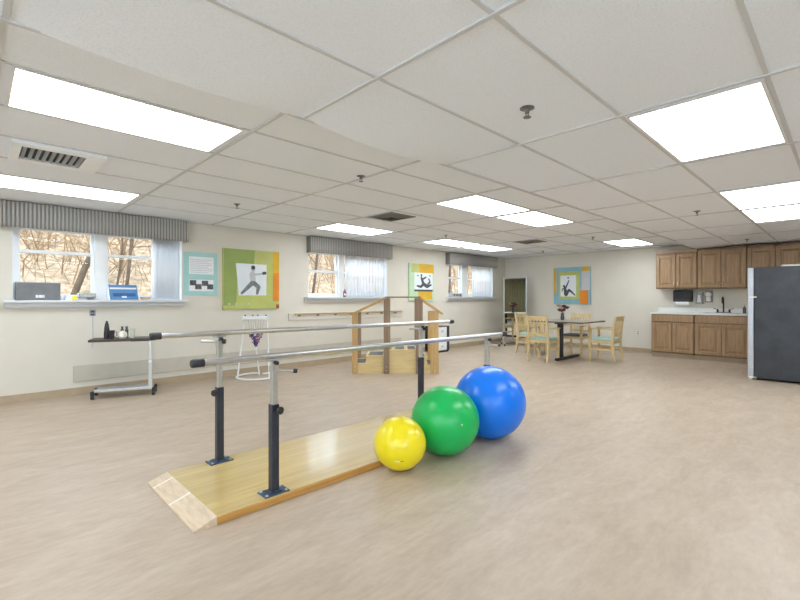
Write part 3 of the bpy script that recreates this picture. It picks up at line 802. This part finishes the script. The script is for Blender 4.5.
t = thing('canvas_picture', 'yellow and mint canvas picture with a grey photo above the wooden stairs', 'picture', (7.135, YW, 1.205))
MB().box(0, -.04, 0, .85, 0, .875, .003).build('canvas', M['artmint'], t)
MB().box(.34, -.0415, .64, .84, -.04, .87).build('painted_block', M['artyellow'], t)
MB().box(.06, -.0415, .66, .34, -.04, .87).build('painted_block', M['artpale'], t)
MB().box(.30, -.0415, .03, .78, -.04, .22).build('painted_block', M['artyellow'], t)
ph = MB().box(.16, -.043, .22, .80, -.04, .66).build('photo_print', M['photobg'], t)
m = MB(); y0, y1 = -.0445, -.043
limb(m, [(.40, .54), (.47, .40), (.60, .34), (.74, .38)], (.03, .045, .04, .02), y0, y1)
limb(m, [(.47, .40), (.38, .33), (.26, .35)], (.04, .03, .02), y0, y1); limb(m, [(.42, .50), (.56, .56)], (.025, .018), y0, y1)
disc(m, .40, .60, .03, y0, y1); disc(m, .28, .59, .02, y0, y1); disc(m, .70, .60, .02, y0, y1); limb(m, [(.66, .52), (.70, .44), (.62, .40)], (.018, .022, .02), y0, y1)
m.build('figure_print', M['figdark'], ph)
MB().box(.16, -.0445, .22, .80, -.043, .265).build('photo_ground', M['figdark'], ph)

t = thing('canvas_picture', 'blue, yellow and orange canvas picture of a seated figure above the dining table', 'picture', (XW, 5.52, 1.11), RB)
MB().box(0, -.04, 0, .975, 0, .965, .003).build('canvas', M['artblue'], t)
MB().box(.0, -.0415, .30, .075, -.04, .94).build('painted_stripe', M['artyellow'], t)
MB().box(.76, -.0415, .85, .96, -.04, .96).build('painted_block', M['artyellow'], t)
MB().box(.75, -.0415, .36, .96, -.04, .85).build('painted_block', M['artgrey'], t)
MB().box(.70, -.043, .01, .92, -.04, .36).build('painted_block', M['artorange'], t)
MB().box(.14, -.0415, .13, .70, -.04, .85).build('painted_block', M['artlime'], t)
ph = MB().box(.19, -.043, .20, .61, -.04, .755).build('photo_print', M['photobg'], t)
m = MB(); y0, y1 = -.0445, -.043
limb(m, [(.335, .27), (.32, .38), (.30, .45)], (.05, .04, .025), y0, y1); disc(m, .285, .475, .032, y0, y1)
limb(m, [(.325, .41), (.375, .52), (.42, .62)], (.022, .018, .012), y0, y1); limb(m, [(.30, .42), (.245, .40), (.235, .34)], (.016, .014, .01), y0, y1)
limb(m, [(.34, .25), (.42, .37), (.48, .33), (.58, .235)], (.045, .032, .026, .014), y0, y1)
disc(m, .40, .69, .022, y0, y1)
m.build('figure_print', M['figdark'], ph)

# ------------------------------------------------------------------ small black cabinet beside the stairs
t = thing('low_cabinet', 'low black cabinet with a white front panel, behind the wooden stairs', 'cabinet', (7.68, 6.62, 0))
m = MB(); m.box(0, 0.02, .03, .44, .4, .61, .004); m.build('cabinet_body', M['black'], t)
MB().box(.02, .03, 0, .42, .38, .03).build('plinth', M['black'], t)
d_ = MB().box(.03, 0, .05, .32, .02, .59, .003).build('door', M['paper'], t)
MB().tube([(.28, 0, .3), (.28, -.02, .3)], .012, 12).build('door_knob', M['chrome'], d_, True)
m = MB(); m.box(.13, -.002, .47, .2, 0, .52); m.box(.13, -.002, .12, .2, 0, .16); m.build('door_label', M['greytext'], d_)

# ------------------------------------------------------------------ posture mirror in the corner
MZ = math.atan2(.73, .68)   # faces the room diagonally
t = thing('standing_mirror', 'tall silver-framed standing mirror on a rolling base in the far corner', 'mirror', (10.42, 6.25, 0), -PI/2+math.radians(43.5))
W_, HM = .62, 1.83
m = MB(); f = .025
m.box(-W_/2, -.015, .1, -W_/2+f, .02, HM, .003); m.box(W_/2-f, -.015, .1, W_/2, .02, HM, .003)
m.box(-W_/2, -.015, HM-f, W_/2, .02, HM, .003); m.box(-W_/2, -.015, .1, W_/2, .02, .1+f, .003)
m.build('mirror_frame', M['chrome'], t)
MB().box(-W_/2+f, -.004, .1+f, W_/2-f, .0, HM-f).build('mirror_glass', M['mirror'], t)
MB().box(-W_/2+f, 0, .1+f, W_/2-f, .015, HM-f).build('mirror_back', M['black'], t)
for s_ in (-1, 1):
    b = MB().box(s_*(W_/2+.012)-.015, -.26, .06, s_*(W_/2+.012)+.015, .26, .095, .004).build('base_foot', M['white'], t)
    MB().box(s_*(W_/2+.012)-.012, -.012, .09, s_*(W_/2+.012)+.012, .012, .6).build('support_post', M['steel'], t)
    for y in (-.23, .23): MB().tube([(s_*(W_/2+.012)-.012, y, .03), (s_*(W_/2+.012)+.012, y, .03)], .03, 14).build('caster', M['black'], b, True)

# ------------------------------------------------------------------ dining table and chairs
t = thing('dining_table', 'square dining table with a grey top and black trestle base', 'table', (8.38, 3.56, .025))
MB().box(0, 0, .745, 1.1, 1.1, .775, .006).build('table_top', M['tabletop'], t)
m = MB(); m.box(-.003, -.003, .748, 1.103, 0, .772); m.box(-.003, 1.1, .748, 1.103, 1.103, .772); m.box(-.003, 0, .748, 0, 1.1, .772); m.box(1.1, 0, .748, 1.103, 1.1, .772)
m.build('table_edge', M['tedge'], t)
MB().box(.17, .51, .03, .27, .60, .72, .006).build('table_post', M['black'], t)
m = MB(); m.box(.05, .515, -.025, 1.06, .595, .03, .01); m.build('base_bar', M['black'], t)
m = MB(); m.box(.1, .5, .715, .9, .62, .745); m.build('top_support', M['black'], t)

def make_chair(label):
    t = thing('dining_chair', label, 'chair', (0, 0, 0), 0, 'blond wooden armchairs around the dining table')
    w = .21
    for s_ in (-1, 1):
        MB().sweep([(s_*w, .215, 0), (s_*w, .205, .3), (s_*w, .20, .64)], [.032, .04, .04], [.032, .044, .04]).build('leg', M['chair'], t)
        MB().sweep([(s_*w, -.27, 0), (s_*w, -.235, .18), (s_*w, -.215, .42), (s_*(w-.005), -.235, .66), (s_*(w-.01), -.285, .92)], .034, [.034, .042, .05, .045, .034]).build('leg', M['chair'], t)
        MB().sweep([(s_*w, -.25, .655), (s_*w, -.02, .665), (s_*w, .24, .655)], [.042, .05, .06], .026).build('armrest', M['chair'], t)
        MB().box(s_*w-.013, -.22, .235, s_*w+.013, .2, .275, .004).build('stretcher', M['chair'], t)
        MB().box(s_*w-.014, -.21, .375, s_*w+.014, .2, .43, .004).build('apron', M['chair'], t)
    MB().box(-w, .19, .375, w, .215, .43, .004).build('apron', M['chair'], t)
    MB().box(-w, -.225, .375, w, -.2, .43, .004).build('apron', M['chair'], t)
    MB().box(-w, -.03, .24, w, -.005, .27, .004).build('stretcher', M['chair'], t)
    MB().box(-w+.016, -.2, .428, w-.016, .215, .48, .018).build('seat_cushion', M['aqua'], t)
    m = MB(); m.sweep([(-w+.01, -.268, .86), (-.1, -.282, .868), (.1, -.282, .868), (w-.01, -.268, .86)], .085, .024, (0, -.17, 1)); m.build('top_rail', M['chair'], t)
    m = MB(); m.sweep([(-w+.01, -.226, .535), (0, -.235, .535), (w-.01, -.226, .535)], .05, .024, (0, -.1, 1)); m.build('back_rail', M['chair'], t)
    for k in range(5):
        x = -.132+.066*k
        MB().sweep([(x*.92, -.235, .545), (x, -.245, .68), (x*1.02, -.275, .83)], .023, .012).build('slat', M['chair'], t)
    return t
ch = make_chair('blond wooden armchair with its slatted back to the camera, front left of the table')
ch.location = (8.31, 4.33, 0); ch.rotation_euler.z = -PI/2
for x, y, rz, lab, cm in ((9.22, 5.12, PI, 'blond wooden armchair beside the standing mirror, at the table\'s far left end', None),
                      (9.6, 4.24, PI/2, 'blond wooden armchair with the dark slate seat, behind the table by the wall', 'slate'),
                      (9.10, 3.42, 0, 'blond wooden armchair seen from the side at the right end of the table', None)):
    c2 = copy_tree(ch); c2.location = (x, y, 0); c2.rotation_euler.z = rz; c2['label'] = lab
    if cm:
        for k in c2.children:
            if k.name.startswith('seat_cushion'):
                k.data = k.data.copy(); k.data.materials[0] = M[cm]

t = thing('flower_vase', 'dark vase of deep red flowers on the dining table', 'vase', (9.0, 4.26, .80))
MB().lathe([(0, 0), (.035, 0), (.04, .05), (.03, .12), (.034, .15), (.028, .15), (.024, .12), (0, .02)], 20).build('vase_body', M['vase'], t, True)
random.seed(5)
for k in range(11):
    a = 2*PI*k/11*2.4; rr = .02+.08*random.random(); z = .19+.12*random.random(); p = (rr*math.cos(a), rr*math.sin(a), z)
    MB().tube([(0, 0, .1), (p[0]*.4, p[1]*.4, .18), p], .003, 6).build('stem', M['stem'], t)
    m = MB(); m.sphere(p, .036, (1, 1, .8), 10, 7)
    for q in range(6):
        b = q*PI/3; m.sphere((p[0]+.03*math.cos(b), p[1]+.03*math.sin(b), p[2]+.006), .024, (1, 1, .6), 8, 6)
    m.build('blossom', M['flowerpale'] if k in (2, 7) else M['flower'], t, True)

# ------------------------------------------------------------------ kitchen
def panel_door(w, h):
    m = MB(); f = .06
    m.box(0, .008, 0, w, .014, h); m.box(0, -.01, 0, f, .008, h, .005); m.box(w-f, -.01, 0, w, .008, h, .005); m.box(f, -.01, 0, w-f, .008, f, .005); m.box(f, -.01, h-f, w-f, .008, h, .005)
    if w > .22:
        a, b = f+.012, f+.05
        v = [m.bm.verts.new(p) for p in ((a, .008, a), (w-a, .008, a), (w-a, .008, h-a), (a, .008, h-a), (b, -.006, b), (w-b, -.006, b), (w-b, -.006, h-b), (b, -.006, h-b))]
        m.bm.faces.new(v[4:])
        for k in range(4): m.bm.faces.new((v[k], v[(k+1) % 4], v[4+(k+1) % 4], v[4+k]))
    return m
def place(o, x, y, z): o.location = (x, y, z); return o
def handle(parent, x, z):
    m = MB(); m.tube([(x, -.008, z), (x, -.03, z+.006), (x, -.03, z+.084), (x, -.008, z+.09)], .005, 8); m.build('handle', M['nickel'], parent, True)
CH = .925
def base_cab(y, w, label):
    t = thing('base_cabinet', label, 'cabinet', (10.6, y, 0), RB, 'oak base cabinets under the counter')
    m = MB(); m.box(0, .012, .1, .018, .57, CH); m.box(w-.018, .012, .1, w, .57, CH); m.box(.018, .012, .1, w-.018, .57, .12); m.box(.018, .56, .12, w-.018, .57, CH); m.box(.018, .012, .12, w-.018, .02, CH)
    m.build('cabinet_body', M['cabdark'], t)
    m = MB(); m.box(0, 0, .1, .03, .014, CH); m.box(w-.03, 0, .1, w, .014, CH); m.box(0, 0, .1, w, .014, .13); m.box(0, 0, CH-.02, w, .014, CH); m.box(0, 0, CH-.185, w, .014, CH-.15); m.box(w/2-.02, 0, .1, w/2+.02, .014, CH-.18)
    m.build('face_frame', M['cabmid'], t)
    MB().box(0, .06, 0, w, .08, .1).build('toe_kick', M['base'], t)
    m = MB(); m.box(.012, -.018, CH-.155, w-.012, 0, CH-.012, .004); d = m.build('drawer', M['cab'], t)
    dw = (w-.036)/2
    for k, x in ((0, .012), (1, .024+dw)):
        d = panel_door(dw, CH-.3).build('door', M['cab'], t); place(d, x, -.012, .125)
        handle(d, dw-.035 if k == 0 else .035, CH-.42)
base_cab(3.0, .79, 'oak base cabinet under the counter, left one, below the paper towel dispenser')
base_cab(2.205, CH-.012, 'oak base cabinet under the sink, next to the refrigerator')
t = thing('countertop', 'white laminate countertop with a low backsplash and a sink', 'countertop', (10.57, 3.02, CH+.002), RB)
m = MB(); m.box(0, 0, 0, .95, .61, .036, .004); m.box(1.49, 0, 0, 1.68, .61, .036, .004); m.box(.95, 0, 0, 1.49, .08, .036); m.box(.95, .5, 0, 1.49, .61, .036)
m.build('counter_slab', M['counter'], t)
MB().box(0, .59, .036, 1.68, .61, .13, .003).build('backsplash', M['counter'], t)
m = MB(); m.box(.94, .07, .028, .97, .51, .042); m.box(1.47, .07, .028, 1.5, .51, .042); m.box(.97, .07, .028, 1.47, .1, .042); m.box(.97, .48, .028, 1.47, .51, .042)
m.box(.96, .09, -.14, 1.48, .49, -.13); m.box(.96, .09, -.14, .97, .49, .03); m.box(1.47, .09, -.14, 1.48, .49, .03); m.box(.96, .09, -.14, 1.48, .1, .03); m.box(.96, .48, -.14, 1.48, .49, .03)
m.build('sink_basin', M['steel'], t)
t = thing('kitchen_faucet', 'dark bronze gooseneck faucet with two lever handles behind the sink', 'faucet', (11.1, 1.80, CH+.038), RB)
MB().box(-.13, -.03, 0, .13, .03, .018, .006).build('deck_plate', M['bronze'], t)
MB().tube([(0, 0, .015), (0, 0, .2)] + [(0, -.07+.07*math.cos(a), .26+.07*math.sin(a)) for a in [PI*k/10 for k in range(11)]] + [(0, -.14, .2)], .012, 10).build('spout', M['bronze'], t, True)
for s_ in (-1, 1):
    m = MB(); m.lathe([(.02, .015), (.017, .06), (.012, .075), (0, .08)], 14, at=(s_*.1, 0, 0)); m.tube([(s_*.1, 0, .07), (s_*.17, -.01, .095)], .007, 8); m.build('lever_handle', M['bronze'], t, True)
o = thing('soap_pump', 'dark soap pump bottle on the counter beside the faucet', 'soap pump', (10.98, 1.44, CH+.038), RB)
MB().lathe([(0, 0), (.028, 0), (.03, .1), (.018, .125), (.012, .13), (0, .13)], 16).build('bottle_body', M['vase'], o, True)
MB().tube([(0, 0, .13), (0, 0, .165), (0, -.035, .17)], .005, 8).build('pump', M['bronze'], o, True)

t = thing('towel_dispenser', 'black paper towel dispenser on the wall above the counter', 'towel dispenser', (XW, 2.70, 1.13), RB)
m = MB(); m.box(0, -.16, .06, .35, 0, .31, .02); m.build('dispenser_body', M['black'], t)
MB().box(.02, -.165, .12, .33, -.155, .28, .004).build('dispenser_window', mat('smoked_panel', srgb(50, 52, 58), .15, var=.1), t)
m = MB(); m.prism_y([(-.15, .06), (-.11, .06), (-.11, .0), (-.15, .0)], .05, .30); m.build('paper_towel', M['paper'], t)
t = thing('soap_dispenser', 'grey box soap dispenser on the wall, nearer the towel dispenser', 'soap dispenser', (XW, 2.29, 1.14), RB)
MB().box(0, -.09, 0, .13, 0, .25, .012).build('dispenser_body', M['dispgrey'], t)
m = MB(); m.prism([(.03, .04), (.1, .04), (.085, .2), (.045, .2)], -.096, -.088); m.build('push_bar', M['offwhite'], t)
t = thing('soap_dispenser', 'white rounded soap dispenser on a grey plate, nearer the sink', 'soap dispenser', (XW, 2.135, 1.18), RB)
MB().box(0, -.02, 0, .14, 0, .25, .004).build('mount_plate', M['dispgrey'], t)
m = MB(); m.lathe([(0, 0), (.05, 0), (.058, .03), (.05, .07), (0, .075)], 20, mtx=Matrix.Translation((.07, -.02, .17)) @ Matrix.Rotation(PI/2, 4, 'X')); m.build('dispenser_body', M['offwhite'], t, True)
MB().box(.03, -.08, .02, .11, -.02, .12, .01).build('push_bar', M['offwhite'], t)

def wall_cab(y, w, z0, z1, label):
    t = thing('wall_cabinet', label, 'cabinet', (10.87, y, z0), RB, 'oak wall cabinets')
    h = z1-z0
    MB().box(0, .012, 0, w, .315, h).build('cabinet_body', M['cab'], t)
    m = MB(); m.box(0, 0, 0, .025, .012, h); m.box(w-.025, 0, 0, w, .012, h); m.box(0, 0, 0, w, .012, .025); m.box(0, 0, h-.035, w, .012, h); m.box(w/2-.02, 0, 0, w/2+.02, .012, h)
    m.build('face_frame', M['cabmid'], t)
    dw = (w-.036)/2
    for k, x in ((0, .012), (1, .024+dw)):
        d = panel_door(dw, h-.07).build('door', M['cab'], t); place(d, x, -.012, .025)
        handle(d, dw-.03 if k == 0 else .03, .035)
    return t
t = wall_cab(2.985, .775, 1.472, 2.255, 'oak wall cabinet with two doors above the paper towel dispenser')
MB().box(0, .0, .783, .775, .315, .84, .004).build('crown_strip', M['cab'], t)
wall_cab(2.207, .815, 1.468, ZN-.035, 'oak wall cabinet with two doors above the sink')
wall_cab(1.388, .86, 1.66, ZN-.035, 'short oak wall cabinet directly behind and above the refrigerator')
wall_cab(.52, .84, 1.66, ZN-.035, 'short oak wall cabinet above the refrigerator at the right edge')

o = thing('outlet', 'small white electrical outlet low on the back wall left of the cabinets', 'outlet', (XW, 3.49, .40), RB)
MB().box(0, -.006, 0, .075, 0, .115, .003).build('cover_plate', M['offwhite'], o)
m = MB(); m.box(.022, -.008, .018, .053, -.006, .048); m.box(.022, -.008, .066, .053, -.006, .096); m.build('socket', M['dispgrey'], o)

t = thing('refrigerator', 'tall black-sided refrigerator with silver doors at the right edge', 'refrigerator', (9.42, 1.02, 0), PI)
FW, FD, FH = .73, .74, 1.745
MB().box(0, 0, .03, FW, FD, FH, .008).build('fridge_body', M['fridgeside'], t)
MB().box(.02, -.01, 0, FW-.02, .04, .05).build('base_grille', M['black'], t)
fd = MB().box(0, -.085, .045, FW, -.005, 1.28, .012).build('fridge_door', M['fridgedoor'], t)
zd = MB().box(0, -.085, 1.295, FW, -.005, FH, .012).build('freezer_door', M['fridgedoor'], t)
for par, z0, z1 in ((fd, .75, 1.25), (zd, 1.33, 1.62)):
    MB().tube([(.06, -.085, z0), (.06, -.125, z0+.03), (.06, -.125, z1-.03), (.06, -.085, z1)], .012, 10).build('door_handle', M['nickel'], par, True)
m = MB(); m.box(FW-.06, -.07, 1.275, FW+.006, .03, 1.30, .004); m.build('door_hinge', M['offwhite'], t)
m = MB(); m.box(FW-.07, -.075, .03, FW+.004, .03, .05, .003); m.box(FW-.05, -.06, 0, FW-.02, -.03, .03); m.box(FW-.05, .0, 0, FW-.02, .03, .03); m.build('foot', M['offwhite'], t)
o = thing('serving_tray', 'white shallow tray on top of the refrigerator', 'tray', (8.78, .42, FH))
m = MB(); m.box(0, 0, 0, .4, .3, .01, .003); m.box(0, 0, 0, .012, .3, .03); m.box(.388, 0, 0, .4, .3, .03); m.box(0, 0, 0, .4, .012, .03); m.box(0, .288, 0, .4, .3, .03)
m.build('tray_shell', M['offwhite'], o)

# ------------------------------------------------------------------ outdoors
m = MB(); bm = m.bm; G = []
for i in range(61):
    row = []
    for j in range(27):
        x = -6+40*i/60; y = 7.4+j*.9
        z = .75 + max(0, y-9)*.42 + .25*noise.noise(Vector((x*.5, y*.5, 0)))
        row.append(bm.verts.new((x, y, z)))
    G.append(row)
for i in range(60):
    for j in range(26): bm.faces.new((G[i][j], G[i+1][j], G[i+1][j+1], G[i][j+1]))
o = m.build('hillside', M['leaf'], None, True); o['kind'] = 'structure'; o['label'] = 'wooded hillside of tan fallen leaves outside the windows'
def gz(x, y): return .75 + max(0, y-9)*.42 + .25*noise.noise(Vector((x*.5, y*.5, 0)))
def branch(m, p, d, L, r, depth):
    pts = [Vector(p)]; d = Vector(d).normalized(); n = 5
    for k in range(n):
        d = (d + Vector((random.uniform(-.2, .2), random.uniform(-.2, .2), random.uniform(-.08, .16)))).normalized(); pts.append(pts[-1]+d*L/n)
    m.tube(pts, [r*(1-.7*k/n) for k in range(n+1)], 6)
    if depth:
        for q in range(3 if depth > 1 else 4):
            k = random.randint(1, n); dd = (d + Vector((random.uniform(-1.1, 1.1), random.uniform(-.7, .7), random.uniform(-.1, .7)))).normalized()
            branch(m, pts[k], dd, L*.6, r*.45, depth-1)
def tree(x, y, top, r, label, seed, group=None):
    random.seed(seed); b = Vector((x, y, gz(x, y)-.1)); tp = Vector(top)
    t = thing('bare_tree', label, 'tree', tuple(b), 0, group)
    pts = [b.lerp(tp, k/6)-b + Vector((random.uniform(-.05, .05), 0, 0))*(k > 0) for k in range(7)]
    MB().tube(pts, [r*(1-.55*k/6) for k in range(7)], 10).build('trunk', M['bark'], t, True)
    m = MB()
    for k in range(9):
        f = random.uniform(.25, 1); p = (b.lerp(tp, f)-b)
        branch(m, p, ((-1 if k % 2 else 1)*random.uniform(.5, 1), random.uniform(-.4, .4), random.uniform(.1, .8)), 1.5, r*.32, 2)
    m.build('branch', M['bark'], t, True)
tree(1.28, 10.0, (2.5, 10.2, 5.0), .06, 'leaning bare tree outside the left pane of the left window', 11)
tree(2.12, 10.0, (2.5, 10.1, 5), .035, 'slender upright bare tree outside the right pane of the left window', 12)
tree(2.02, 10.3, (2.36, 10.5, 4.5), .024, 'thinner of the twin upright trees outside the right pane of the left window', 17)
tree(6.45, 10.0, (7.0, 10.1, 5), .04, 'bare tree outside the middle window', 13)
tree(12.7, 10.4, (13.0, 10.5, 5), .045, 'bare tree outside the far window', 14)
random.seed(21); m = MB()
for k in range(2600):
    x = random.uniform(-1, 28); y = random.uniform(10.4, 19); b = Vector((x, y, gz(x, y)-.05))
    L = random.uniform(.6, 2.4); d = Vector((random.uniform(-.5, .5), random.uniform(-.2, .2), 1)).normalized(); r = random.choice((.004, .005, .006, .008, .014))*(y/11)
    mid = b+d*L*.5+Vector((random.uniform(-.2, .2), 0, 0)); e = b+d*L+Vector((random.uniform(-.5, .5), 0, 0))
    m.tube([b, mid, e], [r, r*.7, r*.3], 4)
    for q in range(4):
        f = b.lerp(e, random.uniform(.2, 1)); m.tube([f, f+Vector((random.uniform(-.7, .7), random.uniform(-.2, .2), random.uniform(-.1, .6)))], [r*.6, r*.25], 3)
tag(m.build('thicket', M['twig']), 'tangle of dry tan brush covering the hillside outside', 'brush', None, 'stuff')

# ------------------------------------------------------------------ light
w = bpy.data.worlds.new('world'); bpy.context.scene.world = w; w.use_nodes = True
bg = w.node_tree.nodes['Background']; bg.inputs[0].default_value = (.70, .84, 1, 1); bg.inputs[1].default_value = 5.0
s = bpy.data.lights.new('sun', 'SUN'); s.energy = 3.0; s.angle = math.radians(2); s.color = (1, .95, .86)
so = bpy.data.objects.new('sun', s); C.objects.link(so)
so.rotation_euler = Vector((.25, .75, -.75)).to_track_quat('-Z', 'Y').to_euler(); so.location = (0, -5, 12)

# ------------------------------------------------------------------ camera
cam = bpy.data.cameras.new('camera'); co = bpy.data.objects.new('camera', cam); C.objects.link(co)
cam.sensor_width = 36; cam.lens = 437/800*36; cam.shift_y = -2/800; cam.clip_end = 200; cam.clip_start = .05
co.location = (0, 0, 1.272); co.rotation_euler = (PI/2, 0, .798-PI/2)
sc = bpy.context.scene; sc.camera = co
sc.view_settings.view_transform = 'Standard'; sc.view_settings.look = 'None'; sc.view_settings.gamma = 1
sc.view_settings.use_curve_mapping = False; sc.view_settings.exposure = 0.4
sc.cycles.use_denoising = True; sc.cycles.max_bounces = 10; sc.cycles.diffuse_bounces = 6; sc.cycles.transparent_max_bounces = 12
sc.cycles.sample_clamp_indirect = 8
